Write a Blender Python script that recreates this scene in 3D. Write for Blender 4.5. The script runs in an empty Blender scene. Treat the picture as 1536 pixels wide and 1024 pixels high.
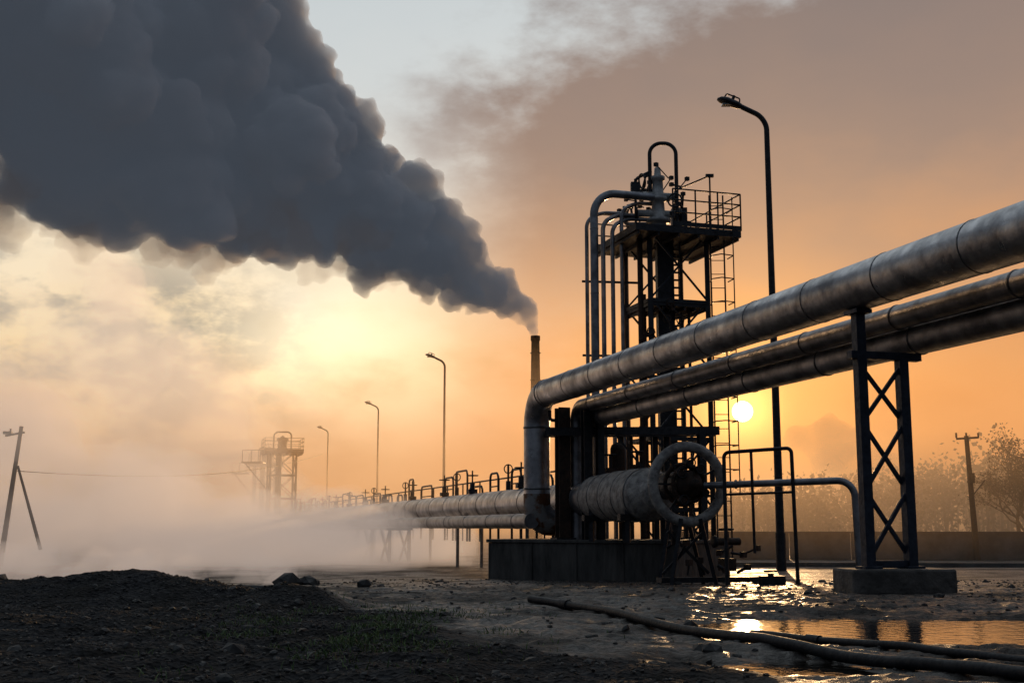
import bpy, math, random
import numpy as np
from mathutils import Vector, Matrix, Quaternion
random.seed(7); rng=np.random.RandomState(11)
scene=bpy.context.scene
scene.view_settings.view_transform='Standard'
scene.view_settings.look='None'
scene.view_settings.exposure=0

# ------------------------------------------------------------ noise
TAB=rng.rand(256,256)
def vnoise(x,y):
    xi=np.floor(x).astype(int); yi=np.floor(y).astype(int)
    xf=x-xi; yf=y-yi
    u=xf*xf*(3-2*xf); v=yf*yf*(3-2*yf)
    a=TAB[xi&255,yi&255]; b=TAB[(xi+1)&255,yi&255]
    c=TAB[xi&255,(yi+1)&255]; d=TAB[(xi+1)&255,(yi+1)&255]
    return (a*(1-u)+b*u)*(1-v)+(c*(1-u)+d*u)*v
def fbm(x,y,o=4):
    s=0;a=.5
    for i in range(o):
        s=s+a*(vnoise(x+17.3*i,y+9.1*i)-.5); a*=.5; x=x*2.03; y=y*2.03
    return s
def sst(a,b,x):
    t=np.clip((x-a)/(b-a),0,1); return t*t*(3-2*t)

# ------------------------------------------------------------ materials
def M(name):
    m=bpy.data.materials.new(name); m.use_nodes=True
    nt=m.node_tree; return m,nt,nt.nodes['Principled BSDF']
def noise_mat(name,c1,c2,scale=4,rough=(.5,.7),metal=0,bump=.1,detail=5,stretch=(1,1,1),spec=.5,bscale=None,contrast=(.35,.65)):
    m,nt,b=M(name); N=nt.nodes; L=nt.links
    tc=N.new('ShaderNodeTexCoord'); mp=N.new('ShaderNodeMapping'); mp.inputs['Scale'].default_value=stretch
    L.new(tc.outputs['Object'],mp.inputs[0])
    n=N.new('ShaderNodeTexNoise'); n.inputs['Scale'].default_value=scale; n.inputs['Detail'].default_value=detail; n.inputs['Roughness'].default_value=.62
    L.new(mp.outputs[0],n.inputs['Vector'])
    r=N.new('ShaderNodeValToRGB'); r.color_ramp.elements[0].position=contrast[0]; r.color_ramp.elements[1].position=contrast[1]
    r.color_ramp.elements[0].color=(*c1,1); r.color_ramp.elements[1].color=(*c2,1)
    L.new(n.outputs['Fac'],r.inputs[0]); L.new(r.outputs[0],b.inputs['Base Color'])
    mr=N.new('ShaderNodeMapRange'); mr.inputs['From Min'].default_value=.3; mr.inputs['From Max'].default_value=.7
    mr.inputs['To Min'].default_value=rough[0]; mr.inputs['To Max'].default_value=rough[1]
    n2=N.new('ShaderNodeTexNoise'); n2.inputs['Scale'].default_value=(bscale or scale*3); n2.inputs['Detail'].default_value=4
    L.new(mp.outputs[0],n2.inputs['Vector'])
    L.new(n2.outputs['Fac'],mr.inputs[0]); L.new(mr.outputs[0],b.inputs['Roughness'])
    b.inputs['Metallic'].default_value=metal; b.inputs['Specular IOR Level'].default_value=spec
    if bump:
        bp=N.new('ShaderNodeBump'); bp.inputs['Strength'].default_value=bump; bp.inputs['Distance'].default_value=.05
        L.new(n2.outputs['Fac'],bp.inputs['Height']); L.new(bp.outputs[0],b.inputs['Normal'])
    return m
m_clad=noise_mat('metal_cladding',(.22,.22,.235),(.58,.58,.60),1.6,(.26,.50),.9,.3,stretch=(1,1,1),bscale=4)
m_clad2=noise_mat('dull_cladding',(.14,.14,.15),(.36,.36,.38),2,(.32,.52),.8,.2)
m_band=noise_mat('clad_band',(.10,.10,.105),(.22,.22,.22),8,(.35,.5),.8,.1)
m_insul=noise_mat('insulation_wrap',(.16,.15,.145),(.46,.44,.41),5,(.5,.8),.1,.5,bscale=14)
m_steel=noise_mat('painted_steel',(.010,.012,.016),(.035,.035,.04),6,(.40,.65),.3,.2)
m_rust=noise_mat('rusty_steel',(.02,.014,.011),(.07,.036,.022),7,(.6,.85),.1,.4)
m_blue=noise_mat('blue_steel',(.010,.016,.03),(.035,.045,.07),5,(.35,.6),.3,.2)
m_conc=noise_mat('stained_concrete',(.018,.019,.018),(.12,.115,.105),1.8,(.5,.9),0,.5,stretch=(1.5,1.5,.35),bscale=9,contrast=(.3,.75))
m_foot=noise_mat('footing_concrete',(.05,.045,.04),(.14,.125,.11),3,(.5,.9),0,.5,bscale=12)
m_wall=noise_mat('wall_concrete',(.06,.055,.05),(.13,.12,.11),1.2,(.7,.95),0,.3)
m_rubber=noise_mat('hose_rubber',(.008,.009,.011),(.020,.021,.024),9,(.5,.68),0,.15,spec=.35)
m_bark=noise_mat('bark',(.02,.016,.012),(.05,.04,.03),12,(.8,.95),0,0)
m_leaf=noise_mat('leaves',(.02,.022,.011),(.05,.05,.022),3,(.8,.95),0,0,spec=.1)
m_grass=noise_mat('grass_blades',(.035,.07,.016),(.09,.15,.032),3,(.5,.7),0,0)
m_stone=noise_mat('stones',(.014,.014,.015),(.07,.068,.064),3,(.5,.8),0,.4,spec=.3)
m_stack=noise_mat('stack_steel',(.015,.012,.012),(.04,.028,.024),3,(.8,.9),0,.2,spec=.1)
m_white=noise_mat('white_paint',(.25,.25,.25),(.5,.5,.48),5,(.4,.6),.1,.1)
m_glass,_nt,_b=M('lamp_lens'); _b.inputs['Base Color'].default_value=(.3,.3,.28,1); _b.inputs['Roughness'].default_value=.15

# ------------------------------------------------------------ mesh builder
def fillet(pts,R,n=8):
    pts=[Vector(p) for p in pts]; out=[pts[0]]
    for i in range(1,len(pts)-1):
        a,b,c=pts[i-1],pts[i],pts[i+1]
        d1=(a-b);d2=(c-b);r=min(R,d1.length*.49,d2.length*.49)
        p=b+d1.normalized()*r;q=b+d2.normalized()*r
        for k in range(n+1):
            t=k/n; s=.5522847
            c1=p+(b-p)*s;c2=q+(b-q)*s
            out.append(p*(1-t)**3+c1*3*t*(1-t)**2+c2*3*t*t*(1-t)+q*t**3)
    out.append(pts[-1]); return out
class MB:
    def __init__(s): s.v=[];s.f=[];s.m=[];s.sm=[]
    def add(s,vs,fs,m=0,smooth=False):
        o=len(s.v); s.v.extend([tuple(v) for v in vs])
        for f in fs: s.f.append(tuple(i+o for i in f)); s.m.append(m); s.sm.append(smooth)
    def beam(s,p0,p1,w,h,m=0,up=(0,0,1)):
        p0=Vector(p0);p1=Vector(p1);d=(p1-p0).normalized();u=Vector(up)
        if abs(d.dot(u))>.95:u=Vector((.3,1,0)).normalized() if abs(d.z)>.9 else Vector((0,0,1))
        x=d.cross(u).normalized()*w/2;y=x.cross(d).normalized()*h/2
        vs=[p+a*x+b*y for p in(p0,p1) for a,b in((-1,-1),(1,-1),(1,1),(-1,1))]
        s.add(vs,[(0,1,2,3),(7,6,5,4),(0,4,5,1),(1,5,6,2),(2,6,7,3),(3,7,4,0)],m)
    def post(s,x,y,z0,z1,w,m=0,ang=0):
        ca,sa=math.cos(ang),math.sin(ang);h=w/2
        vs=[(x+(a*ca-b*sa)*h,y+(a*sa+b*ca)*h,z) for z in(z0,z1) for a,b in((-1,-1),(1,-1),(1,1),(-1,1))]
        s.add(vs,[(3,2,1,0),(4,5,6,7),(0,1,5,4),(1,2,6,5),(2,3,7,6),(3,0,4,7)],m)
    def box(s,c,d,m=0,ang=0):
        ca,sa=math.cos(ang),math.sin(ang)
        vs=[]
        for z in(-1,1):
            for a,b in((-1,-1),(1,-1),(1,1),(-1,1)):
                x=a*d[0]/2;y=b*d[1]/2
                vs.append((c[0]+x*ca-y*sa,c[1]+x*sa+y*ca,c[2]+z*d[2]/2))
        s.add(vs,[(3,2,1,0),(4,5,6,7),(0,1,5,4),(1,2,6,5),(2,3,7,6),(3,0,4,7)],m)
    def tube(s,pts,r,m=0,seg=12,cap=True,rs=None):
        pts=[Vector(p) for p in pts]; n=len(pts)
        t=[(pts[min(i+1,n-1)]-pts[max(i-1,0)]).normalized() for i in range(n)]
        u=Vector((0,0,1)) if abs(t[0].z)<.9 else Vector((1,0,0))
        x=t[0].cross(u).normalized(); vs=[]
        for i in range(n):
            x=(x-t[i]*x.dot(t[i])).normalized(); y=t[i].cross(x)
            rr=rs[i] if rs else r
            for k in range(seg):
                a=2*math.pi*k/seg; vs.append(pts[i]+(x*math.cos(a)+y*math.sin(a))*rr)
        fs=[]
        for i in range(n-1):
            for k in range(seg):
                k2=(k+1)%seg; fs.append((i*seg+k,i*seg+k2,(i+1)*seg+k2,(i+1)*seg+k))
        s.add(vs,fs,m,True)
        if cap:
            s.add(vs[:seg],[tuple(range(seg))[::-1]],m); s.add(vs[-seg:],[tuple(range(seg))],m)
    def cyl(s,p0,p1,r,m=0,seg=16,r2=None):
        s.tube([p0,p1],r,m,seg,rs=[r,r if r2 is None else r2])
    def lathe(s,p,axis,prof,m=0,seg=24):
        p=Vector(p);axis=Vector(axis).normalized()
        s.tube_prof([(p+axis*a,r) for a,r in prof],axis,m,seg)
    def tube_prof(s,pr,axis,m,seg):
        u=Vector((0,0,1)) if abs(axis.z)<.9 else Vector((1,0,0))
        x=axis.cross(u).normalized();y=axis.cross(x);vs=[]
        for c,r in pr:
            for k in range(seg):
                a=2*math.pi*k/seg;vs.append(c+(x*math.cos(a)+y*math.sin(a))*max(r,.001))
        fs=[(i*seg+k,i*seg+(k+1)%seg,(i+1)*seg+(k+1)%seg,(i+1)*seg+k) for i in range(len(pr)-1) for k in range(seg)]
        s.add(vs,fs,m,True)
    def torus(s,c,axis,R,r,m=0,seg=40,ss=10,sq=1.0):
        c=Vector(c);axis=Vector(axis).normalized()
        u=Vector((0,0,1)) if abs(axis.z)<.9 else Vector((1,0,0))
        x=axis.cross(u).normalized();y=axis.cross(x);vs=[]
        for i in range(seg):
            a=2*math.pi*i/seg;d=x*math.cos(a)+y*math.sin(a)
            for k in range(ss):
                b=2*math.pi*k/ss;vs.append(c+d*(R+r*math.cos(b))+axis*r*sq*math.sin(b))
        fs=[(i*ss+k,((i+1)%seg)*ss+k,((i+1)%seg)*ss+(k+1)%ss,i*ss+(k+1)%ss) for i in range(seg) for k in range(ss)]
        s.add(vs,fs,m,True)
    def build(s,name,mats,parent=None,bevel=0):
        me=bpy.data.meshes.new(name);me.from_pydata(s.v,[],s.f)
        for m in mats:me.materials.append(m)
        me.polygons.foreach_set('material_index',s.m);me.polygons.foreach_set('use_smooth',s.sm);me.update()
        o=bpy.data.objects.new(name,me);scene.collection.objects.link(o)
        if parent:o.parent=parent
        if bevel:
            b=o.modifiers.new('bevel','BEVEL');b.width=bevel;b.segments=2;b.limit_method='ANGLE'
        return o
def empty(name):
    e=bpy.data.objects.new(name,None);scene.collection.objects.link(e);return e

# ------------------------------------------------------------ ground
def base_h(x,y):
    return .55*(1-np.clip(sst(16,40,y)*.5+np.clip((y-18)/20,0,1)*.5,0,1))
def gravel_mask(x,y):
    w=fbm(x*.8+3,y*.8,4)*2.2
    edge=.9-(y-9.2)*.47
    g=sst(-.25,.5,edge-x+w)
    return g*(1-sst(19,23,y+w*2))
def height(x,y):
    x=np.asarray(x,float);y=np.asarray(y,float)
    near=np.exp(-((y-10)/28.)**2)
    h=base_h(x,y)
    h=h+fbm(x*.35,y*.35,4)*.16*(.3+.7*near)*(1-.5*(x>0))
    h=h+fbm(x*2.2+5,y*2.2,4)*.09*near
    rid=1-np.abs(fbm(x*1.3+40,y*2.6+11,4))*5
    h=h+.045*np.clip(rid,0,1)*near+fbm(x*7,y*7,3)*.05*near
    g=gravel_mask(x,y)
    h=h+g*(.05+fbm(x*6,y*6,3)*.05*near+ .02*near*vnoise(x*18,y*18))
    def bump(cx,cy,sx,sy,a):
        return a*np.exp(-((x-cx)/sx)**2-((y-cy)/sy)**2)
    h=h+bump(-5.3,17.3,1.3,.9,.33)+bump(-2.8,15.6,.7,.7,.26)+bump(-7.8,17,1.6,1.2,.18)
    h=h+bump(-3.9,16.6,1.0,.5,.10)
    h=h+bump(6,17.4,7,1.0,.03)+bump(0,13.4,1.4,2.6,.05)
    h=h-.17*np.exp(-((x-6.3)/4.8)**4-((y-13.2)/2.0)**4)-.15*np.exp(-((x-2.1)/1.2)**2-((y-9.8)/.8)**2)
    return h
def axis_coords(a,b,lo,hi,d,g):
    c=list(np.arange(a,b,d));s=d;x=a
    left=[]
    while x>lo: s*=g;x-=s;left.append(x)
    s=d;x=c[-1];right=[]
    while x<hi: s*=g;x+=s;right.append(x)
    return np.array(left[::-1]+c+right)
xs=axis_coords(-9,9,-2500,2500,.055,1.045); ys=axis_coords(6.5,20,-400,3500,.055,1.03)
X,Y=np.meshgrid(xs,ys);H=height(X,Y)
nx,ny=len(xs),len(ys)
co=np.stack([X,Y,H],-1).reshape(-1,3)
idx=np.arange(nx*ny).reshape(ny,nx)
F=np.stack([idx[:-1,:-1],idx[:-1,1:],idx[1:,1:],idx[1:,:-1]],-1).reshape(-1,4)
me=bpy.data.meshes.new('ground');me.vertices.add(len(co));me.vertices.foreach_set('co',co.ravel())
me.loops.add(F.size);me.loops.foreach_set('vertex_index',F.ravel())
me.polygons.add(len(F));me.polygons.foreach_set('loop_start',np.arange(0,F.size,4));me.polygons.foreach_set('loop_total',np.full(len(F),4))
me.update();me.polygons.foreach_set('use_smooth',np.ones(len(F),bool))
at=me.attributes.new('gravel','FLOAT','POINT');at.data.foreach_set('value',gravel_mask(X,Y).ravel())
ground=bpy.data.objects.new('ground',me);scene.collection.objects.link(ground)
m,nt,b=M('mud_and_gravel');N=nt.nodes;L=nt.links
tc=N.new('ShaderNodeNewGeometry')
def NZ(scale,detail=8,rough=.6):
    n=N.new('ShaderNodeTexNoise');n.inputs['Scale'].default_value=scale;n.inputs['Detail'].default_value=detail;n.inputs['Roughness'].default_value=rough
    L.new(tc.outputs['Position'],n.inputs['Vector']);return n
def RAMP(inp,stops):
    r=N.new('ShaderNodeValToRGB');el=r.color_ramp.elements
    while len(el)<len(stops):el.new(.5)
    for e,(p,c) in zip(el,stops):e.position=p;e.color=(*c,1) if len(c)==3 else c
    L.new(inp,r.inputs[0]);return r
def MIXC(f,a,b_):
    x=N.new('ShaderNodeMix');x.data_type='RGBA'
    for k,v in((0,f),(6,a),(7,b_)):
        if isinstance(v,(int,float)):x.inputs[k].default_value=v
        elif isinstance(v,tuple):x.inputs[k].default_value=v
        else:L.new(v,x.inputs[k])
    return x.outputs[2]
ag=N.new('ShaderNodeAttribute');ag.attribute_name='gravel'
n1=NZ(1.3,5);n2=NZ(14,5);n3=NZ(.55,7,.68)
vor=N.new('ShaderNodeTexVoronoi');vor.inputs['Scale'].default_value=22;L.new(tc.outputs['Position'],vor.inputs['Vector'])
mud=RAMP(n1.outputs['Fac'],[(.35,(.008,.006,.005)),(.65,(.034,.026,.020))]).outputs[0]
grv=RAMP(vor.outputs['Color'],[(.1,(.009,.009,.010)),(.9,(.052,.052,.054))]).outputs[0]
grv=MIXC(RAMP(n1.outputs['Fac'],[(.4,(0,0,0)),(.7,(1,1,1))]).outputs[0],grv,(.014,.0125,.011,1))
L.new(MIXC(ag.outputs['Fac'],mud,grv),b.inputs['Base Color'])
wet=RAMP(n3.outputs['Fac'],[(.45,(.30,.30,.30)),(.58,(.62,.62,.62))]).outputs[0]
wet2=MIXC(RAMP(n2.outputs['Fac'],[(.4,(0,0,0)),(.65,(1,1,1))]).outputs[0],wet,(.6,.6,.6,1))
L.new(MIXC(ag.outputs['Fac'],wet2,(.8,.8,.8,1)),b.inputs['Roughness'])
wsp=RAMP(n3.outputs['Fac'],[(.45,(.6,.6,.6)),(.58,(.2,.2,.2))]).outputs[0]
L.new(MIXC(ag.outputs['Fac'],wsp,(.08,.08,.08,1)),b.inputs['Specular IOR Level'])
add=N.new('ShaderNodeMath');add.operation='ADD';L.new(n2.outputs['Fac'],add.inputs[0])
mul=N.new('ShaderNodeMath');mul.operation='MULTIPLY';L.new(vor.outputs['Distance'],mul.inputs[0]);L.new(ag.outputs['Fac'],mul.inputs[1]);L.new(mul.outputs[0],add.inputs[1])
bp=N.new('ShaderNodeBump');bp.inputs['Strength'].default_value=.85;bp.inputs['Distance'].default_value=.06
L.new(add.outputs[0],bp.inputs['Height']);L.new(bp.outputs[0],b.inputs['Normal'])
me.materials.append(m)
# puddle water
m_water,nt,b=M('puddle_water');b.inputs['Base Color'].default_value=(.012,.010,.008,1);b.inputs['Roughness'].default_value=.05
b.inputs['IOR'].default_value=1.33;b.inputs['Specular IOR Level'].default_value=1.0
n=nt.nodes.new('ShaderNodeTexNoise');n.inputs['Scale'].default_value=6;n.inputs['Detail'].default_value=4
g=nt.nodes.new('ShaderNodeNewGeometry');nt.links.new(g.outputs['Position'],n.inputs['Vector'])
bp=nt.nodes.new('ShaderNodeBump');bp.inputs['Strength'].default_value=.16;bp.inputs['Distance'].default_value=.05
nt.links.new(n.outputs['Fac'],bp.inputs['Height']);nt.links.new(bp.outputs[0],b.inputs['Normal'])
w=MB();w.add([(.6,7.5,.487),(16,7.5,.487),(16,16.2,.487),(.9,16.2,.487)],[(0,1,2,3)]);w.build('puddle',[m_water])

def gz(x,y): return float(height(np.array([x]),np.array([y]))[0])

# ------------------------------------------------------------ pipelines (run along D, offset a)
D=Vector((-.2856,.9583,0)); S=Vector((.9583,.2856,0))
def on(a,y,z): return Vector((a-.298*y,y,z))
def bands(mb,a,y0,y1,z,r,step,m=1,rr=.012):
    y=y0
    while y<y1:
        mb.torus(on(a,y,z),D,r,rr,m,28,6,2.0);y+=step
par=empty('insulated_pipeline')
mb=MB();z=5.60;r=.40
pts=fillet([on(11.79,-4,z),on(11.79,37.0,z),on(11.79,37.0,1.75),on(11.79,37,1.75)+S*1.3],.95,14)
mb.tube(pts,r,0,40);mb.build('pipe_shell',[m_clad],par)
mb=MB();bands(mb,11.79,2.2,36,z,r,2.1,1,.010)
mb.torus(on(11.79,37,4.62),(0,0,1),r,.02,0,32,6,2);mb.torus(on(11.79,37,2.75),(0,0,1),r,.02,0,32,6,2)
mb.torus(on(11.79,36.05,z),D,r,.02,0,32,6,2)
mb.m=[0]*len(mb.m);mb.build('seam_bands',[m_band],par)
mb=MB();mb.tube(fillet([on(11.79,37.0,2.6),on(11.79,37.0,1.75),on(11.79,37,1.75)+S*.9],.85,10),r+.012,0,36);mb.build('rusty_elbow_patch',[noise_mat('rust_patches',(.26,.25,.24),(.14,.055,.02),2.5,(.5,.8),.3,.3,contrast=(.45,.55))],par)
for a,zz,rr,yend in((12.75,5.17,.21,36.2),(13.1,4.80,.27,37.6)):
    par=empty('steel_pipeline');mb=MB()
    mb.tube(fillet([on(a,-4,zz),on(a,yend,zz),on(a,yend,.9)],.5,10),rr,0,28);mb.build('pipe_shell',[m_clad2],par)
    mb=MB();bands(mb,a,3,yend-1,zz,rr,2.9,0,.016);mb.build('flange_bands',[m_band],par)
par=empty('low_pipeline');mb=MB()
mb.tube([on(12.9,35.2,2.43),on(12.9,60,2.43),on(12.9,150,2.43)],.49,0,32);mb.build('pipe_shell',[m_clad],par)
mb=MB();bands(mb,12.9,36,100,2.43,.49,2.6,0,.014)
y=40
while y<140:
    p=on(12.9,y,0)
    for s_ in(-.5,.5):mb.beam(p+S*s_+Vector((0,0,-.1)),p+S*s_+Vector((0,0,1.9)),.1,.1)
    mb.beam(p-S*.65+Vector((0,0,1.9)),p+S*.65+Vector((0,0,1.9)),.14,.12)
    y+=9
mb.build('bands_and_stands',[m_band],par)
par=empty('low_pipeline');mb=MB()
mb.tube([on(11.5,36.6,1.78),on(11.5,150,1.78)],.23,0,24);bands(mb,11.5,38,100,1.78,.23,2.9,1,.012)
y=56
while y<120:
    p=on(11.5,y,0)
    for s_ in(-.45,.45):
        mb.beam(p+S*s_+Vector((0,0,-.1)),p+S*s_+Vector((0,0,1.5)),.12,.12,2)
        mb.beam(p+S*s_+Vector((0,0,0)),p+S*s_+D*2.2+Vector((0,0,1.45)),.09,.09,2)
        mb.beam(p+S*s_+Vector((0,0,1.45)),p+S*s_+D*2.2+Vector((0,0,0)),.09,.09,2)
    mb.beam(p-S*.6+Vector((0,0,1.5)),p+S*.6+Vector((0,0,1.5)),.12,.1,2)
    y+=4.4
mb.build('pipe_and_trestles',[m_clad2,m_band,m_blue],par)
par=empty('valve_station');mb=MB()
y=41;k=0
while y<112:
    p=on(13.6,y,0);w_=random.uniform(.8,2.6);h_=random.uniform(3.2,4.2)
    mb.tube(fillet([p+Vector((0,0,1)),p+Vector((0,0,h_)),p+D*w_*1.3+Vector((0,0,h_)),p+D*w_*1.3+Vector((0,0,1))],.25,5),.045,0,8)
    mb.tube([p+Vector((0,0,h_*.86)),p+D*w_*1.3+Vector((0,0,h_*.86))],.03,0,6)
    if k%2==0:
        q=on(12.9,y+1.2,2.9)
        mb.cyl(q,q+Vector((0,0,.45)),.10,0,12);mb.torus(q+Vector((0,0,.75)),(0,0,1),.22,.025,0,20,6);mb.cyl(q+Vector((0,0,.4)),q+Vector((0,0,.95)),.03,0,8)
        mb.box(q+Vector((0,0,.12)),(.35,.26,.16),0,.3)
    if k%3==1:
        q=on(13.3,y+.6,2.4)
        mb.cyl(q,q+Vector((0,0,.9)),.09,0,14);mb.cyl(q+Vector((0,0,.9)),q+Vector((0,0,1.5)),.04,0,8);mb.torus(q+Vector((0,0,1.35)),(.3,1,0),.16,.022,0,16,6)
    y+=random.uniform(2.2,4.2);k+=1
mb.tube([on(13.9,40,3.5),on(13.9,112,3.5)],.035,0,6);mb.tube([on(13.9,40,3.0),on(13.9,112,3.0)],.03,0,6)
for i in range(26):
    p=on(13.9,40+i*2.8,0);mb.beam(p+Vector((0,0,1)),p+Vector((0,0,3.5)),.05,.05)
mb.build('valves_and_rails',[m_steel,m_rust],par)

# ------------------------------------------------------------ vessel with ring flange
par=empty('pressure_vessel')
mb=MB();c0=on(12.9,35.4,2.43);ax=-D
mb.lathe(c0,ax,[(-.1,.49),(.0,.5),(.35,.60),(.5,.64),(2.2,.69),(4.0,.70),(4.35,.66),(4.6,.50),(4.9,.42),(5.0,.40),(5.0,0)],0,44)
for t,q in((.5,.64),(1.3,.665),(2.2,.69),(3.2,.695),(4.1,.695)):mb.torus(c0+ax*t,ax,q,.014,1,40,6,2.5)
mb.build('insulated_shell',[m_insul,m_band],par)
mb=MB();rc=on(12.9,29.1,2.62)
mb.torus(rc,ax,.90,.125,0,56,14,1.1)
for i in range(26):
    a=2*math.pi*i/26;u=ax.cross(Vector((0,0,1))).normalized()
    d=u*math.cos(a)+Vector((0,0,1))*math.sin(a)
    mb.torus(rc+d*.90,d.cross(ax),.128,.008,1,14,5)
mb.build('wrapped_ring',[m_insul,m_insul],par)
mb=MB()
mb.cyl(rc-ax*1.4,rc+ax*.1,.34,0,24);mb.torus(rc+ax*.08,ax,.42,.06,1,28,8);mb.torus(rc-ax*.25,ax,.48,.06,1,28,8)
mb.lathe(rc+ax*.1,ax,[(0,.34),(.12,.3),(.2,.18),(.28,.12),(.4,.1),(.4,0)],1,20)
u=ax.cross(Vector((0,0,1))).normalized()
for i in range(14):
    a=2*math.pi*i/14;d=u*math.cos(a)+Vector((0,0,1))*math.sin(a)
    mb.cyl(rc+d*.42-ax*.4,rc+d*.42+ax*.18,.028,1,8)
    if i%2==0:mb.beam(rc+d*.3,rc+d*.86,.045,.06,0,up=ax)
for sx,sz in((-.2,.35),(.3,.25),(-.35,-.2),(.25,-.38),(.05,.5)):
    q=rc+u*sx+Vector((0,0,sz))+ax*.1;mb.cyl(q,q+ax*.22,.075,1,10);mb.torus(q+ax*.24,ax,.11,.018,0,16,6)
mb.build('valve_gear',[m_steel,m_rust],par)
mb=MB()
for yy in(34.2,31.6):
    p=on(12.9,yy,0)
    mb.beam(p-S*.5+Vector((0,0,1.2)),p-S*.5+Vector((0,0,2.1)),.12,.16);mb.beam(p+S*.5+Vector((0,0,1.2)),p+S*.5+Vector((0,0,2.1)),.12,.16)
    mb.beam(p-S*.75+Vector((0,0,1.85)),p+S*.75+Vector((0,0,1.85)),.2,.16)
b0=on(12.9,29.3,0)
for s1,s2 in((-.55,-.25),(.65,.25)):
    for q in(-.35,.35):
        mb.beam(b0+S*s1+D*q+Vector((0,0,.15)),b0+S*s2+D*q+Vector((0,0,1.8)),.09,.09)
mb.beam(b0-S*.6+Vector((0,0,.5)),b0+S*.5+Vector((0,0,1.5)),.06,.06);mb.beam(b0+S*.6+Vector((0,0,.5)),b0-S*.45+Vector((0,0,1.5)),.06,.06)
mb.beam(b0-S*.7+Vector((0,0,.35)),b0+S*1.9+Vector((0,0,.35)),.3,.12)
mb.cyl(b0+S*1.1+Vector((0,0,.1)),b0+S*1.1+Vector((0,0,1.5)),.06,0,10)
mb.torus(b0+S*1.1+Vector((0,0,1.55)),(0,0,1),.16,.03,0,18,6);mb.box(b0+S*1.1+Vector((0,0,.7)),(.34,.3,.3),1,.3)
mb.cyl(b0+S*1.1-S*.3+Vector((0,0,1.25)),b0+S*1.1+S*.35+Vector((0,0,1.25)),.09,1,12)
mb.lathe(b0+S*1.1-S*.35+Vector((0,0,1.25)),S,[(0,.001),(0,.15),(.06,.15),(.06,.09)],0,14)
rq=random.Random(77)
for i in range(9):
    a=b0+S*rq.uniform(-.6,1.7)+D*rq.uniform(-.5,.3)+Vector((0,0,rq.uniform(.3,1.2)))
    b_=a+Vector((rq.uniform(-.35,.35),rq.uniform(-.2,.2),rq.uniform(-.2,.5)))
    mb.tube([a,b_],rq.uniform(.025,.05),0,6);mb.box(b_,(.14,.12,.14),1,rq.random())
mb.build('support_frame',[m_steel,m_rust],par)

# ------------------------------------------------------------ concrete plinth
par=empty('concrete_plinth')
A=Vector((-.72,36.9,0));B=Vector((4.45,33.2,0));dr=(B-A).normalized();nr=Vector((-dr.y,dr.x,0))
mb=MB();h_=1.24
def prism(mb,pts,z0,z1,m=0):
    n=len(pts);vs=[(p.x,p.y,z0) for p in pts]+[(p.x,p.y,z1) for p in pts]
    mb.add(vs,[tuple(range(n))[::-1],tuple(range(n,2*n))]+[(i,(i+1)%n,n+(i+1)%n,n+i) for i in range(n)],m)
prism(mb,[A,B,B+nr*3.4,A+nr*3.4],-.4,h_-.10)
e=.05
prism(mb,[A-nr*e-dr*e,B-nr*e+dr*e,B+nr*(3.4+e)+dr*e,A+nr*(3.4+e)-dr*e],h_-.097,h_)
for i in range(5):
    p=A+dr*(.05+i*1.56)-nr*.01; mb.beam(p+Vector((0,0,-.3)),p+Vector((0,0,h_-.10)),.04,.04,0,up=nr)
mb.build('concrete_block',[m_conc],par,.015)

# ------------------------------------------------------------ pipe rack on the plinth
par=empty('pipe_rack');mb=MB()
def ipost(mb,x,y,z0,z1,w,m=0,ang=0):
    ca,sa=math.cos(ang),math.sin(ang)
    for o in(-w/2,w/2):
        mb.box((x-sa*o,y+ca*o,(z0+z1)/2),(w,w*.14,z1-z0),m,ang)
    mb.box((x,y,(z0+z1)/2),(w*.14,w*.86,z1-z0),m,ang)
for x,y,z1,w_,mm in((1.52,36.1,5.15,.36,1),(2.18,35.1,5.0,.26,0),(2.56,35.0,4.85,.2,0),(5.55,35.2,4.5,.2,0)):
    ipost(mb,x,y,1.2 if x<5 else 0,z1,w_,mm,.29)
mb.beam((1.0,35.7,4.40),(6.1,35.3,4.40),.22,.24,0);mb.beam((1.0,36.6,4.40),(6.1,36.2,4.40),.2,.2,0)
for p,q in(((3.0,35.4,4.35),(5.4,35.25,1.4)),):mb.beam(p,q,.06,.06)
mb.box((1.52,36.1,1.26),(.6,.6,.06),0,.29)
mb.tube(fillet([(1.15,36.4,5.1),(1.15,36.4,4.8),(1.9,36.4,4.8)],.1,4),.05,0,8)
for x in(3.3,3.62,3.95,4.35,4.7):
    mb.cyl((x,36.5,1.2),(x,36.5,4.4),random.uniform(.05,.11),1 if x<4 else 0,12)
mb.cyl((3.15,35.9,2.4),(3.15,35.9,3.9),.22,1,18);mb.lathe((3.15,35.9,3.9),(0,0,1),[(0,.22),(.12,.18),(.2,.02)],1,18)
for x,y,z0 in((2.9,35.5,3.2),(3.7,35.6,3.3),(4.2,35.5,3.0)):
    mb.cyl((x,y,z0-.2),(x,y,z0+.5),.05,0,10);mb.torus((x,y,z0+.5),(0,0,1),.18,.025,0,18,6);mb.box((x,y,z0),(.3,.24,.24),1,.2)
mb.tube(fillet([(2.7,35.4,3.15),(5.2,35.2,3.15),(5.2,35.2,1.3)],.2,6),.07,1,10)
mb.build('posts_and_beams',[m_steel,m_rust],par)

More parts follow.
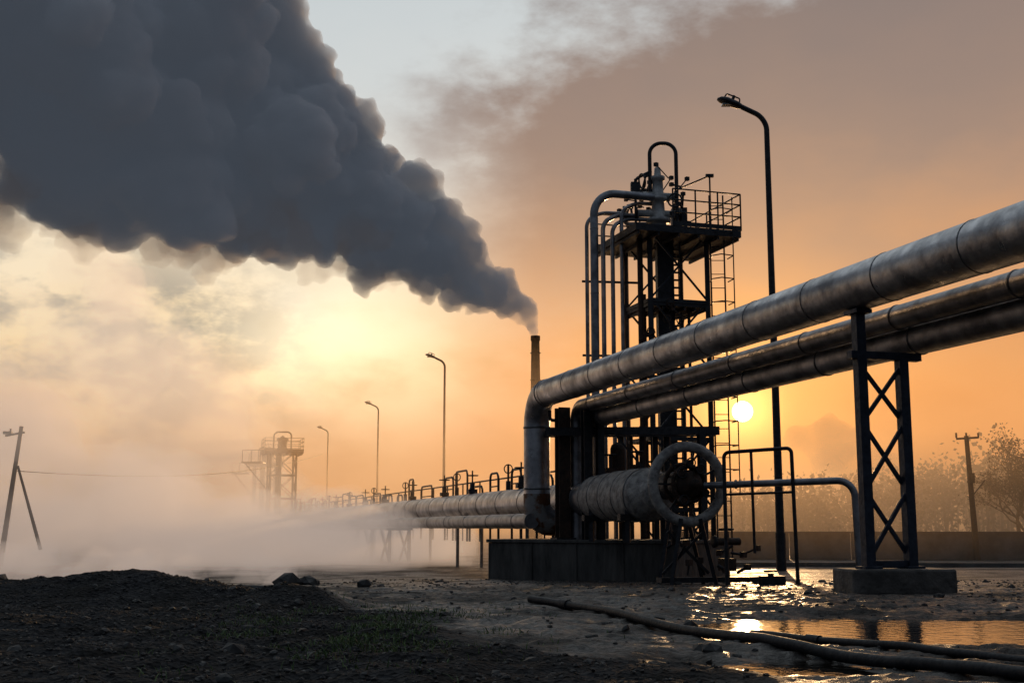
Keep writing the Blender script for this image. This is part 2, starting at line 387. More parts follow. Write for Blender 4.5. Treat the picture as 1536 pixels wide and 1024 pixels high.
# ------------------------------------------------------------ trestle under the elevated pipes
par=empty('pipe_trestle');mb=MB()
L0=on(11.75,19.9,0);R0=L0+S*.80; g0=.93
mb.box((L0.x,L0.y,(g0+5.2)/2),(.17,.17,5.2-g0),0,.29)
mb.box((R0.x,R0.y,(g0+4.42)/2),(.17,.17,4.42-g0),0,.29)
mb.beam(L0-S*.2+Vector((0,0,4.44)),R0+S*.35+Vector((0,0,4.44)),.16,.13)
mb.beam(L0+Vector((0,0,g0+.07)),R0+Vector((0,0,g0+.07)),.09,.12)
zs=[g0+.15,g0+1.28,g0+2.40,4.3]
for i in range(3):
    mb.beam(L0+Vector((0,-.02,zs[i])),R0+Vector((0,-.02,zs[i+1])),.05,.07);mb.beam(L0+Vector((0,.05,zs[i+1])),R0+Vector((0,.05,zs[i])),.05,.07)
mb.box((L0.x,L0.y,5.17),(.3,.4,.07),0,.29)
mb.box((L0.x,L0.y,g0+.02),(.32,.32,.04),0,.29);mb.box((R0.x,R0.y,g0+.02),(.32,.32,.04),0,.29)
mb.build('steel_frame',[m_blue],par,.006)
mb=MB();C=(L0+R0)/2;mb.box((C.x+.05,C.y,.62),(1.75,.9,.62),0,.12);mb.build('concrete_footing',[m_foot],par,.04)

# ------------------------------------------------------------ process tower
def tower(name,cx,cy,w,z0,zp,zt,detail=True,sc=1.0):
    par=empty(name);mb=MB();h=w/2
    cs=[(-h,-h),(h,-h),(h,h),(-h,h)];rot=.30;ca,sa=math.cos(rot),math.sin(rot)
    P=lambda x,y,z:Vector((cx+x*ca-y*sa,cy+x*sa+y*ca,z))
    for x,y in cs:mb.beam(P(x,y,z0),P(x,y,zp),.15*sc,.15*sc)
    n=5 if detail else 4
    lv=[z0+(zp-z0)*i/n for i in range(n+1)]
    for i in range(n):
        for k in range(4):
            a=cs[k];b_=cs[(k+1)%4]
            mb.beam(P(*a,lv[i+1]-.05),P(*b_,lv[i+1]-.05),.09*sc,.12*sc)
            if k%2==0 or not detail:
                mb.beam(P(*a,lv[i]),P(*b_,lv[i+1]),.055*sc,.055*sc)
                mb.beam(P(*b_,lv[i]),P(*a,lv[i+1]),.055*sc,.055*sc)
    d=h+(.82 if detail else .6)*sc
    def deck(z,d,t=.22):
        vs=[P(a*d,b_*d,zz) for zz in(z-t,z) for a,b_ in((-1,-1),(1,-1),(1,1),(-1,1))]
        mb.add(vs,[(3,2,1,0),(4,5,6,7),(0,1,5,4),(1,2,6,5),(2,3,7,6),(3,0,4,7)],0)
        for q in np.linspace(-d+.1,d-.1,6):
            mb.beam(P(q,-d+.03,z-t-.06),P(q,d-.03,z-t-.06),.06,.1)
    deck(zp,d)
    if detail:deck(lv[4]-.1,h*1.02,.12)
    for k in range(4):
        s4=((-1,-1),(1,-1),(1,1),(-1,1));a=s4[k];b_=s4[(k+1)%4]
        if detail and k==3: continue
        A_=Vector(P(a[0]*d,a[1]*d,zp));B_=Vector(P(b_[0]*d,b_[1]*d,zp))
        if detail and k==0: A_=A_.lerp(B_,.35)
        for zz in(.45,.85,1.2):mb.tube([A_+Vector((0,0,zz*sc)),B_+Vector((0,0,zz*sc))],.026*sc,0,6)
        mb.beam(A_+Vector((0,0,.08)),B_+Vector((0,0,.08)),.02,.14)
        for t in(0,.33,.66):
            q=A_.lerp(B_,t);mb.tube([q,q+Vector((0,0,1.2*sc))],.028*sc,0,6)
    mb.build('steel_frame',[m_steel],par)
    return par,P,d,lv
TX,TY=5.05,38.6
par,P,dk,lv=tower('process_tower',TX,TY,2.0,0,10.95,12.2)
mb=MB()
mb.box((TX-.1,TY-.3,5.6),(.50,.35,10.9),0,.1)
for i in range(40):
    mb.box((TX+.28,TY-.45,1+i*.25),(.22,.1,.05),0,.1)
mb.post(TX+.4,TY-.45,.5,10.8,.05,0);mb.post(TX+.18,TY-.45,.5,10.8,.05,0)
mb.build('riser_column',[m_steel],par)
mb=MB()
lx,ly=TX+1.55,TY-.9
for o in(-.22,.22):mb.tube([(lx+o,ly,0.3),(lx+o,ly,12.2)],.028,0,6)
z=.6
while z<12:mb.tube([(lx-.22,ly,z),(lx+.22,ly,z)],.014,0,5);z+=.45
z=2.6
while z<12:
    mb.tube([(lx-.25,ly,z),(lx-.25,ly-.5,z),(lx,ly-.72,z),(lx+.42,ly-.5,z),(lx+.32,ly,z)],.02,0,5);z+=.75
for o,oy in((.42,-.5),):mb.tube([(lx+o,ly+oy,2.6),(lx+o,ly+oy,12)],.02,0,5)
mb.build('caged_ladder',[m_steel],par)
mb=MB()
pz=[(2.40,37.6,11.35,.062),(2.93,37.7,11.3,.075),(3.24,37.8,11.2,.07),(3.55,37.9,11.75,.065)]
for x,y,zt,rr in pz:
    mb.tube(fillet([(x,y,1.2),(x,y,zt),(x+.5,y+.35,zt+.35),(x+1.2,y+.5,zt+.35)],.25,6),rr,0,16)
mb.tube(fillet([(2.62,37.3,1.2),(2.62,37.3,12.2),(4.6,37.9,12.2)],.75,12),.13,0,24)
for zz in(6.8,8.9,11):mb.torus((2.62,37.3,zz),(0,0,1),.13,.015,0,20,6)
mb.build('riser_pipes',[m_clad2],par)
mb=MB()
for zz in(7.0,9.4):mb.beam((2.25,37.85,zz),(4.1,38.1,zz),.05,.07)
cx,cy=TX-.25,TY-.3
mb.lathe((cx,cy,10.95),(0,0,1),[(0,.38),(.12,.38),(.12,.28),(.5,.26),(.5,.4),(.62,.4),(.62,.24),(1.2,.2),(1.25,.3),(1.35,.3),(1.35,.2),(1.9,.17),(1.95,.24),(2.05,.24),(2.1,.12),(2.35,.1),(2.4,0)],1,20)
for zz,sx in((11.75,.7),(12.35,.55)):
    mb.cyl((cx-sx,cy-.1,zz),(cx+sx,cy+.1,zz),.12,1,14)
    for q in(-1,1):mb.lathe((cx+q*sx,cy+q*.1,zz),(q,0,0),[(0,0),(0,.2),(.07,.2),(.07,0)],0,14)
mb.torus((cx-.55,cy-.35,12.75),(1,.3,.2),.24,.03,0,20,6);mb.torus((cx+.5,cy-.4,12.1),(.2,1,0),.22,.03,0,20,6)
mb.tube(fillet([(cx-.25,cy,12.3),(cx-.25,cy,14.15),(cx+.62,cy,14.15),(cx+.62,cy,11.2)],.38,10),.065,0,12)
mb.tube(fillet([(cx-.5,cy,12.2),(cx-.8,cy,12.9),(cx-.2,cy,13.2)],.2,6),.05,0,8)
mb.tube([(cx+.7,cy,12.6),(cx+1.75,cy+.2,13.1)],.03,0,6);mb.tube([(cx+1.75,cy+.2,11),(cx+1.75,cy+.2,13.1)],.03,0,6)
mb.box((cx+1.75,cy+.2,13.1),(.26,.12,.1),0)
mb.tube([(cx-.75,cy-.1,11),(cx-.75,cy-.1,12.9)],.045,0,6);mb.box((cx-.75,cy-.1,12.6),(.3,.25,.35),0)
mb.box((cx+.75,cy+.5,11.6),(.5,.4,.9),0);mb.tube(fillet([(cx-.4,cy,11.4),(cx-1.1,cy,11.4),(cx-1.1,cy,12)],.15,5),.07,1,10)
rr_=random.Random(5)
for i in range(26):
    a=Vector((cx+rr_.uniform(-1.1,.9),cy+rr_.uniform(-.4,.5),rr_.uniform(11.1,12.9)))
    b_=a+Vector((rr_.uniform(-.4,.4),rr_.uniform(-.2,.2),rr_.uniform(-.1,.6)))
    mb.tube([a,b_],rr_.uniform(.02,.045),0,6);mb.box(b_,(.12,.12,.12),0,rr_.random())
mb.build('valve_head',[m_steel,m_white],par)
mb=MB()
for x,y,z0,z1,rr in((4.25,38.0,.2,9,.07),(5.7,38.1,.2,8.6,.05),(4.1,37.6,.2,10.9,.09)):
    mb.cyl((x,y,z0),(x,y,z1),rr,0,12)
for i in range(5):
    z=5.4+i*.5;mb.tube([(4.0,37.4,z),(4.5,37.2,z+.25)],.03,0,6);mb.torus((4.25,37.3,z+.1),(0,1,.2),.14,.02,0,14,5)
for i in range(12):
    a=Vector((rr_.uniform(4.2,5.6),37.3,rr_.uniform(6.2,8.6)));b_=a+Vector((rr_.uniform(-.3,.3),0,rr_.uniform(.1,.5)))
    mb.tube([a,b_],.03,0,6);mb.torus(b_,(rr_.random(),1,rr_.random()),.12,.02,0,14,5)
mb.build('service_pipes',[m_rust],par)

for x,y,zp in((-21.0,110,8.4),(-27.0,132,8.4)):
    p2,P2,d2,l2=tower('process_tower',x,y,2.3,0,zp,zp+1.2,False,.95)
    mb=MB();mb.lathe((x,y,zp),(0,0,1),[(0,.5),(.3,.5),(.3,.4),(1.0,.4),(1.0,.55),(1.2,.55),(1.3,.25),(1.5,0)],0,16)
    mb.tube(fillet([(x-.8,y,zp),(x-.8,y,zp+1.8),(x+.8,y,zp+1.8),(x+.8,y,zp)],.4,6),.07,0,8)
    mb.box((x-2.6,y,zp-1),(1.8,2.0,.12),0);mb.beam((x-3.4,y,zp-1),(x-1.2,y,zp-3.6),.11,.11)
    for q in(-3.4,-2.6,-1.8):mb.tube([(x+q,y-1,zp-1),(x+q,y-1,zp+.1)],.04,0,6)
    mb.tube([(x-3.4,y-1,zp+.1),(x-1.4,y-1,zp+.1)],.04,0,6)
    mb.cyl((x-.3,y,0),(x-.3,y,zp),.28,0,12)
    mb.build('top_valve',[m_steel],p2)

# ------------------------------------------------------------ smokestack
par=empty('smokestack');mb=MB()
mb.lathe((2.17,110,0),(0,0,1),[(0,.62),(12,.48),(18.6,.38),(18.7,.44),(19.1,.44),(19.1,.3),(18,.28)],0,28)
for zz in(8,12,15,17.5):mb.torus((2.17,110,zz),(0,0,1),.44,.05,0,24,6)
mb.tube([(2.17,109.5,0),(2.17,109.55,18.5)],.04,0,6)
mb.build('chimney_shaft',[m_stack],par)

# ------------------------------------------------------------ street lamps
def lamp(x,y,H,s=1.0,arm=1.9):
    par=empty('street_lamp');mb=MB();z0=0
    pts=fillet([(x,y,z0-.2),(x,y,H-1.6),(x,y,H-.55),(x-.45*arm,y-.05,H-.15),(x-.5*arm,y-.05,H-.1)],.9,8)
    mb.tube(pts,.1,0,14,rs=[.16-.06*min(1,(p.z/H)) for p in pts])
    mb.cyl((x,y,z0-.1),(x,y,z0+1.4),.19,0,14);mb.build('pole',[m_steel],par)
    mb=MB();A_=Vector((x-.42*arm,y-.05,H-.18));dirv=Vector((-1,0,.36)).normalized();up=Vector((.36,0,1)).normalized();sd=Vector((0,1,0))
    prof=[(0,.08,.08),(.15,.12,.11),(.35,.22,.17),(.8,.28,.2),(1.05,.22,.15),(1.18,.08,.05)]
    vs=[];sg=12
    for t,w_,hh in prof:
        for k in range(sg):
            a=2*math.pi*k/sg;vs.append(A_+dirv*t+sd*math.cos(a)*w_+up*(math.sin(a)*hh*(1 if math.sin(a)>0 else .45)))
    fs=[(i*sg+k,i*sg+(k+1)%sg,(i+1)*sg+(k+1)%sg,(i+1)*sg+k) for i in range(len(prof)-1) for k in range(sg)]+[tuple(range(sg))[::-1],tuple(range(len(vs)-sg,len(vs)))]
    mb.add(vs,fs,0,True)
    c=A_+dirv*.7-up*.08;mb.box(c,(.5,.3,.05),1)
    mb.tube(fillet([A_+dirv*.3+up*.1,A_+dirv*.35+up*.32,A_+dirv*.9+up*.34,A_+dirv*.95+up*.1],.06,4),.03,0,6)
    mb.cyl(A_+dirv*.6+up*.12,A_+dirv*.6+up*.36,.06,0,8)
    mb.build('luminaire',[m_steel,m_glass],par)
lamp(9.93,45,17.9);lamp(-6.55,116,18.0);lamp(-18.3,164,18.3);lamp(-31.4,205,18.3)

# ------------------------------------------------------------ poles, cable, wall, railing
par=empty('utility_pole');mb=MB()
mb.tube([(-21.0,50,-.2),(-20.45,50,5.75)],.09,0,10,rs=[.12,.08])
mb.tube([(-20.5,50,4.1),(-19.2,49.6,.7)],.06,0,8,rs=[.05,.08])
mb.beam((-21.1,50,5.35),(-20.3,50,5.5),.06,.08);mb.box((-21.0,50,5.48),(.35,.18,.12),0)
mb.cyl((-20.9,50,5.4),(-20.9,50,5.65),.04,0,8)
mb.build('pole_and_brace',[m_steel],par)
par=empty('utility_pole');mb=MB()
mb.cyl((22.9,60,-.2),(22.7,60,6.1),.16,0,12,.11);mb.beam((22.2,60,5.95),(23.3,60,6.02),.1,.1)
for q in(22.2,22.7,23.3):mb.cyl((q,60,6.0),(q,60,6.25),.05,0,8)
mb.box((22.78,59.9,4.0),(.3,.2,.5),0);mb.beam((22.9,60,3.2),(23.5,60,3.9),.05,.05)
mb.build('pole_and_crossarm',[m_bark],par)
mb=MB()
pts=[Vector((-20.6+t*2.9,50+t*62,3.9+t*4.4-4*t*(1-t)*.9)) for t in np.linspace(0,1,24)]
mb.tube(pts,.018,0,5);mb.build('overhead_cable',[m_steel])
par=empty('boundary_wall');mb=MB()
x=8
while x<120:
    mb.box((x+1.5,62-(x-8)*.12,.62),(2.97,.22,1.35),0,-.12);mb.box((x+1.5,62-(x-8)*.12,1.34),(3.02,.32,.09),0,-.12);x+=3.0
mb.build('wall_panels',[m_wall],par)
mb=MB()
x=6
while x<100: mb.box((x+1.5,50-(x-8)*.08,.06),(2.98,.18,.22),0,-.08);x+=3
mb.build('road_kerb',[m_wall])
par=empty('handrail');mb=MB()
gA=.25
mb.tube(fillet([(4.98,28.3,gA),(4.98,28.3,3.33),(6.50,28.0,3.42),(6.55,28.0,gA-.05)],.12,6),.045,0,10)
mb.tube([(5.6,28.2,3.36),(5.62,28.2,1.0)],.035,0,8);mb.tube([(4.98,28.3,2.35),(6.53,28.0,2.4)],.03,0,8)
mb.cyl((5.95,28.1,.15),(5.95,28.1,.55),.07,0,10);mb.torus((5.95,28.1,.6),(0,0,1),.14,.025,0,16,6)
mb.box((6.0,28.2,.38),(.55,.3,.22),0,.1)
mb.build('rail_tubes',[m_steel],par)
par=empty('bypass_pipe');mb=MB()
mb.tube(fillet([(4.6,28.9,2.58),(7.82,27.6,2.66),(7.87,27.6,.2)],.38,10),.082,0,18)
mb.torus((5.3,28.6,2.6),(1,-.4,0),.085,.03,0,16,6);mb.lathe((7.86,27.6,.25),(0,0,1),[(0,.18),(.06,.18),(.06,.08)],0,16)
mb.build('pipe',[m_clad2],par)

# ------------------------------------------------------------ hoses
def hose(pts,r,name='rubber_hose',lift=.9):
    P_=[]
    for i in range(len(pts)-1):
        for t in np.linspace(0,1,14,endpoint=False):
            p0=pts[max(i-1,0)];p1=pts[i];p2=pts[i+1];p3=pts[min(i+2,len(pts)-1)]
            q=[.5*((2*p1[k])+(-p0[k]+p2[k])*t+(2*p0[k]-5*p1[k]+4*p2[k]-p3[k])*t*t+(-p0[k]+3*p1[k]-3*p2[k]+p3[k])*t**3) for k in(0,1)]
            P_.append(q)
    P_.append(pts[-1][:2])
    zz=[max(gz(*q),.487)+r*lift for q in P_]
    zz=np.convolve(np.pad(zz,5,mode='edge'),np.ones(11)/11,'valid')+.01
    mb=MB();mb.tube([(q[0],q[1],z) for q,z in zip(P_,zz)],r,0,14)
    for i in(9,):
        if len(P_)>i+1:
            a=Vector((*P_[i],zz[i]));b_=Vector((*P_[i+1],zz[i+1]));mb.cyl(a,a+(b_-a).normalized()*.18,r*1.35,0,14)
    mb.build(name,[m_rubber])
hose([(.25,16.6),(.9,15.3),(1.55,13.2),(2.1,11.5),(2.7,10.2),(3.25,9.1),(3.7,8.0),(4.0,6.5)],.05)
hose([(2.45,12.6),(3.1,11.3),(3.8,9.9),(4.5,8.5),(5.2,7.2)],.038)
hose([(-12,21.3),(-9.3,21.0),(-8.2,21.1),(-7.0,20.7)],.09)
hose([(-7.6,23.2),(-6.4,22.6),(-5.0,21.2),(-3.9,20.2)],.06)

# ------------------------------------------------------------ stones, gravel, grass
def ico(mb,c,r,m=0,sq=.65):
    t=(1+5**.5)/2;V=[(-1,t,0),(1,t,0),(-1,-t,0),(1,-t,0),(0,-1,t),(0,1,t),(0,-1,-t),(0,1,-t),(t,0,-1),(t,0,1),(-t,0,-1),(-t,0,1)]
    Fc=[(0,11,5),(0,5,1),(0,1,7),(0,7,10),(0,10,11),(1,5,9),(5,11,4),(11,10,2),(10,7,6),(7,1,8),(3,9,4),(3,4,2),(3,2,6),(3,6,8),(3,8,9),(4,9,5),(2,4,11),(6,2,10),(8,6,7),(9,8,1)]
    a=random.uniform(0,6.28);ca,sa=math.cos(a),math.sin(a);e=random.uniform(.6,1)
    vs=[]
    for v in V:
        k=r/1.9*random.uniform(.75,1.25);x,y,z=v[0]*k,v[1]*k*e,v[2]*k*sq
        vs.append((c[0]+x*ca-y*sa,c[1]+x*sa+y*ca,c[2]+z))
    mb.add(vs,Fc,m,False)
mb=MB();n=11000
gx=rng.uniform(-9,3.5,n);gy=rng.uniform(7.2,19,n)
keep=(gravel_mask(gx,gy)>rng.rand(n)*.9+.1);gx,gy=gx[keep],gy[keep];hz=height(gx,gy)
for x,y,z in zip(gx,gy,hz):
    ico(mb,(x,y,z+.004),random.uniform(.008,.026)*(1+(random.random()<.03)*2.0))
mb.build('gravel',[m_stone])
mb=MB()
for x,y,r_ in((-3.2,20.4,.12),(-5.4,29.5,.42),(-5.0,29.8,.3),(-2.9,24,.18),(-2.6,24.2,.12),(-4.9,30.2,.2),(2.8,21.5,.12),(-13,29,.5),(-12,28.5,.35),(8.3,18.6,.15),(4.6,19.0,.1),(6.1,17.5,.09),(3.9,20.3,.1),(7.2,20.1,.12)):
    ico(mb,(x,y,gz(x,y)+r_*.2),r_,0,.6)
for i in range(3400):
    x=random.uniform(-5,15);y=random.uniform(8,36)
    ico(mb,(x,y,gz(x,y)),random.uniform(.01,.05)*(1+(random.random()<.04)*1.5),0,.6)
mb.build('rocks',[m_stone])
mb=MB()
for i in range(7500):
    x=random.gauss(-1.5,.7);y=random.gauss(12.0,1.6)
    if vnoise(np.array([x*2.2]),np.array([y*2.2]))[0]<.48: continue
    z=gz(x,y);h_=random.uniform(.02,.065);a=random.uniform(0,6.28);w_=.006
    lx_,ly_=random.gauss(0,.03),random.gauss(0,.03)
    dx,dy=math.cos(a)*w_,math.sin(a)*w_
    mb.add([(x-dx,y-dy,z-.01),(x+dx,y+dy,z-.01),(x+lx_*.5+dx*.6,y+ly_*.5+dy*.6,z+h_*.6),(x+lx_*.5-dx*.6,y+ly_*.5-dy*.6,z+h_*.6),(x+lx_*1.3,y+ly_*1.3,z+h_)],[(0,1,2,3),(3,2,4)])
mb.build('grass',[m_grass])

# ------------------------------------------------------------ trees
def tree(name,x,y,H,spread,leafy=.5,seed=1):
    rd=random.Random(seed);par=empty(name);mb=MB();lf=MB();sc=H/7
    def br(p,d,l,r,k):
        q=p+d*l*.5+Vector((rd.gauss(0,.06),rd.gauss(0,.06),0))*l;e=q+(d+Vector((rd.gauss(0,.15),rd.gauss(0,.15),.08))).normalized()*l*.5
        mb.tube([p,q,e],r,0,5 if k>1 else 8,False,rs=[r,r*.82,r*.65])
        if k>=5:
            for _ in range(int(5*leafy+rd.random())):
                c=e+Vector((rd.gauss(0,.18),rd.gauss(0,.18),rd.gauss(0,.18)))*sc;s_=rd.uniform(.04,.09)*sc
                u=Vector((rd.gauss(0,1),rd.gauss(0,1),rd.gauss(0,1))).normalized();v=u.cross(Vector((rd.gauss(0,1),rd.gauss(0,1),rd.gauss(0,1)))).normalized()
                lf.add([c-u*s_,c+v*s_*.6,c+u*s_,c-v*s_*.6],[(0,1,2,3)])
            return
        for _ in range(3 if k<4 else 4):
            nd=(d*.75+Vector((rd.gauss(0,spread),rd.gauss(0,spread),rd.uniform(-.1,.5)))).normalized()
            br(e if rd.random()<.7 else q,nd,l*rd.uniform(.62,.85),r*.6,k+1)
    for s_ in range(2):
        br(Vector((x+s_*.3,y,-.1)),Vector((rd.gauss(0,.15),rd.gauss(0,.1),1)).normalized(),H*.27,.12*H/6,0)
    mb.build('trunk_and_limbs',[m_bark],par);lf.build('foliage',[m_leaf],par)
tree('tree',33.2,79,8.8,.55,1.3,3);tree('tree',37.0,84,9.3,.6,1.3,5)
mb=MB();rd=random.Random(9)
for i in range(300):
    y=rd.uniform(125,200);x=y*rd.uniform(.17,.75);k_=max(0,x/y-.2)
    R_=rd.uniform(1.6,3.6);zt=rd.uniform(1.5,4.8)+k_*24*rd.uniform(.5,1)
    mb.tube([(x,y,-.2),(x+rd.gauss(0,.3),y,zt)],.14,0,5,False)
    for k in range(170):
        d=Vector((rd.gauss(0,1),rd.gauss(0,1),rd.gauss(0,1)));d=d.normalized()*(rd.random()**.5)*R_
        if rd.random()<.45: d.z-=abs(rd.gauss(0,zt*.5))
        c=Vector((x,y,zt))+d+Vector((rd.gauss(0,.7),rd.gauss(0,.7),rd.gauss(0,.7)));s_=rd.uniform(.12,.4)
        u=Vector((rd.gauss(0,1),rd.gauss(0,1),rd.gauss(0,1))).normalized();v=u.cross(Vector((rd.gauss(0,1),rd.gauss(0,1),rd.gauss(0,1)))).normalized()
        mb.add([c-u*s_,c+v*s_*.7,c+u*s_,c-v*s_*.7],[(0,1,2,3)],1)
mb.build('treeline',[m_bark,m_leaf])

# ------------------------------------------------------------ smoke plume and steam
def volume_mat(name,col,dens,g=.0,emit=None):
    m=bpy.data.materials.new(name);m.use_nodes=True;nt=m.node_tree;nt.nodes.clear()
    o=nt.nodes.new('ShaderNodeOutputMaterial');v=nt.nodes.new('ShaderNodeVolumePrincipled')
    v.inputs['Color'].default_value=(*col,1);v.inputs['Density'].default_value=dens;v.inputs['Anisotropy'].default_value=g
    v.inputs['Density Attribute'].default_value=''
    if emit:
        v.inputs['Emission Color'].default_value=(*emit,1);v.inputs['Emission Strength'].default_value=dens  # self-glow standing in for multiple scattering inside the volume
    nt.links.new(v.outputs[0],o.inputs['Volume']);return m
def icos(sub):
    import bmesh
    bm=bmesh.new();bmesh.ops.create_icosphere(bm,subdivisions=sub,radius=1)
    v=np.array([q.co[:] for q in bm.verts]);f=np.array([[q.index for q in p.verts] for p in bm.faces]);bm.free();return v,f
def puffs(name,balls,voxel,mat,disp,sub=2):
    v,f=icos(sub);nb=len(balls)
    c=np.array([b[0][:] for b in balls]);r=np.array([b[1] for b in balls])
    V=(v[None]*r[:,None,None]+c[:,None]).reshape(-1,3);Fq=(f[None]+(np.arange(nb)*len(v))[:,None,None]).reshape(-1,3)
    me=bpy.data.meshes.new(name);me.from_pydata(V.tolist(),[],Fq.tolist())
    o=bpy.data.objects.new(name,me);scene.collection.objects.link(o);me.materials.append(mat)
    rm=o.modifiers.new('remesh','REMESH');rm.mode='VOXEL';rm.voxel_size=voxel;rm.use_smooth_shade=True
    for i,dd in enumerate(disp):
        t=bpy.data.textures.new(name+'_n%d'%i,'CLOUDS');t.noise_scale=dd[0];t.noise_depth=3
        dm=o.modifiers.new('disp%d'%i,'DISPLACE');dm.texture=t;dm.texture_coords='GLOBAL';dm.strength=dd[1];dm.mid_level=.5
    rm2=o.modifiers.new('remesh2','REMESH');rm2.mode='VOXEL';rm2.voxel_size=voxel;rm2.use_smooth_shade=True
    return o
m_smoke=volume_mat('smoke_volume',(.92,.93,.96),.95,0,(.024,.029,.037))  # last colour is added glow, replacing skylight scattered within the smoke
path=[(2.17,110,19.0,.42),(1.9,109.8,20.0,.62),(.9,109,21.6,1.4),(-1.6,108,23.0,2.6),(-5.0,106,24.6,3.7),(-8.6,104,27.0,5.2),(-12.6,101,28.6,6.6),(-16.8,98,31.0,8.4),(-21.4,94,33.2,10.8),(-26.5,90,34.8,12.8),(-32.8,85,35.6,13.8),(-39.5,80,36.8,14.2),(-47,75,40,14.5)]
balls=[];wisps=[];rd=random.Random(4)
def rdir():return Vector((rd.gauss(0,1),rd.gauss(0,1),rd.gauss(0,1))).normalized()
for i in range(len(path)-1):
    a=path[i];b_=path[i+1]
    seglen=(Vector(b_[:3])-Vector(a[:3])).length;n=max(3,int(seglen/max(.25,a[3]*.25)))
    for k in range(n):
        t=k/n;c=Vector(a[:3]).lerp(Vector(b_[:3]),t);r=a[3]*(1-t)+b_[3]*t
        balls.append((c,r*.60))
        for j in range(9):
            d=rdir();r2=r*rd.uniform(.17,.36);c2=c+d*r*rd.uniform(.45,.80);balls.append((c2,r2))
            for q in range(7):
                d2=(rdir()+d*.7).normalized();r3=r2*rd.uniform(.22,.5);balls.append((c2+d2*r2*rd.uniform(.75,1.0),r3))
        if r>4:
            for j in range(6):
                d=Vector((rd.gauss(0,.5),rd.gauss(.35,.35),-1)).normalized()
                cc=c+d*r*rd.uniform(.72,.98)
                for q in range(4):wisps.append((cc+Vector((rd.gauss(0,1),rd.gauss(0,.5),rd.gauss(0,.5)))*r*.09,r*rd.uniform(.04,.11)))
pl=empty('smoke_plume')
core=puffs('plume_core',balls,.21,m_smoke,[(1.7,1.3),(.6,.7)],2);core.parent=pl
o=puffs('plume_wisps',wisps,.26,volume_mat('smoke_wisp_volume',(.7,.68,.68),.28,.2,(.03,.028,.03)),[(1.6,1.8),(.6,.9)],2);o.parent=pl  # wisps also glow faintly in place of scattered light
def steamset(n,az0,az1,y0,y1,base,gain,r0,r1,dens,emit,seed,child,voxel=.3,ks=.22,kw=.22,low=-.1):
    rd=random.Random(seed);balls=[]
    for i in range(n):
        az_=rd.uniform(az0,az1);y=rd.uniform(y0,y1)
        k=min(1,max(0,(-az_-ks)/kw));top=y*(base+gain*k*k*(3-2*k))
        c=Vector((az_*y,y,rd.uniform(low,1)*top));r=rd.uniform(r0,r1);balls.append((c,r))
        for j in range(child):
            d=Vector((rd.gauss(0,1),rd.gauss(0,1),rd.gauss(0,1))).normalized();balls.append((c+d*r*rd.uniform(.7,1.1),r*rd.uniform(.2,.5)))
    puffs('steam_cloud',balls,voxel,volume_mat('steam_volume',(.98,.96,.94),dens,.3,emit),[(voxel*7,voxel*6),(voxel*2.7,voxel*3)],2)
E1=(.27,.205,.165)  # steam emission: peach glow imitating multiply scattered sunlight
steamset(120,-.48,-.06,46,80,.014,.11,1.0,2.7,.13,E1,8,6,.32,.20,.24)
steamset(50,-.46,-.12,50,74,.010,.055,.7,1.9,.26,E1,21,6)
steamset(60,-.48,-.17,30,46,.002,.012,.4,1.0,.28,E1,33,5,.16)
steamset(64,-.52,-.18,92,118,.03,.20,2.5,5.5,.042,(.27,.235,.20),44,6,.55,.16,.2)  # high veil, with its own paler glow imitating scattered light
m_far=volume_mat('far_smoke_volume',(.5,.42,.38),.09,0)
balls=[];rd=random.Random(31)
for i in range(26):
    t=i/26;balls.append((Vector((66+rd.gauss(0,1.5+2*t)-t*6,230+rd.gauss(0,2),2+t*18)),rd.uniform(1.2,2.3)*(1+t)))
puffs('smoke_plume',balls,.8,m_far,[(3,2.5)],1)
hz=volume_mat('haze_volume',(1.0,.78,.56),.0088,.45)
mb=MB();mb.box((40,298,4.4),(1100,500,10.0));mb.build('haze',[hz])

# ------------------------------------------------------------ sun and sky
EL=math.radians(5.35);AZ=math.radians(10.9)
sd=Vector((math.sin(AZ)*math.cos(EL),math.cos(AZ)*math.cos(EL),math.sin(EL)))
sun=bpy.data.lights.new('sun','SUN');sun.energy=3.2;sun.angle=math.radians(.5);sun.color=(1,.60,.28)
so=bpy.data.objects.new('sun',sun);scene.collection.objects.link(so);so.rotation_euler=sd.to_track_quat('Z','Y').to_euler()
W=bpy.data.worlds.new('World');scene.world=W;W.use_nodes=True;nt=W.node_tree;nt.nodes.clear();N=nt.nodes;L=nt.links
def inp(s,v):
    if isinstance(v,(int,float)):s.default_value=v
    elif isinstance(v,(tuple,list)):s.default_value=(*v,1) if len(v)==3 and s.type=='RGBA' else v
    else:L.new(v,s)
def m_(op,a,b_=0,c=None,clamp=False):
    n=N.new('ShaderNodeMath');n.operation=op;n.use_clamp=clamp;inp(n.inputs[0],a);inp(n.inputs[1],b_)
    if c is not None:inp(n.inputs[2],c)
    return n.outputs[0]
def ss(x,a,b_,lo=0,hi=1):
    n=N.new('ShaderNodeMapRange');n.interpolation_type='SMOOTHSTEP';inp(n.inputs[0],x);inp(n.inputs[1],a);inp(n.inputs[2],b_);inp(n.inputs[3],lo);inp(n.inputs[4],hi);return n.outputs[0]
def mix(f,a,b_,bt='MIX'):
    n=N.new('ShaderNodeMix');n.data_type='RGBA';n.blend_type=bt;inp(n.inputs[0],f);inp(n.inputs[6],a);inp(n.inputs[7],b_);return n.outputs[2]
def gauss(d2):return m_('POWER',2.71828,m_('MULTIPLY',d2,-.5))
tc=N.new('ShaderNodeTexCoord');sep=N.new('ShaderNodeSeparateXYZ');L.new(tc.outputs['Generated'],sep.inputs[0])
sx,sy,sz=sep.outputs
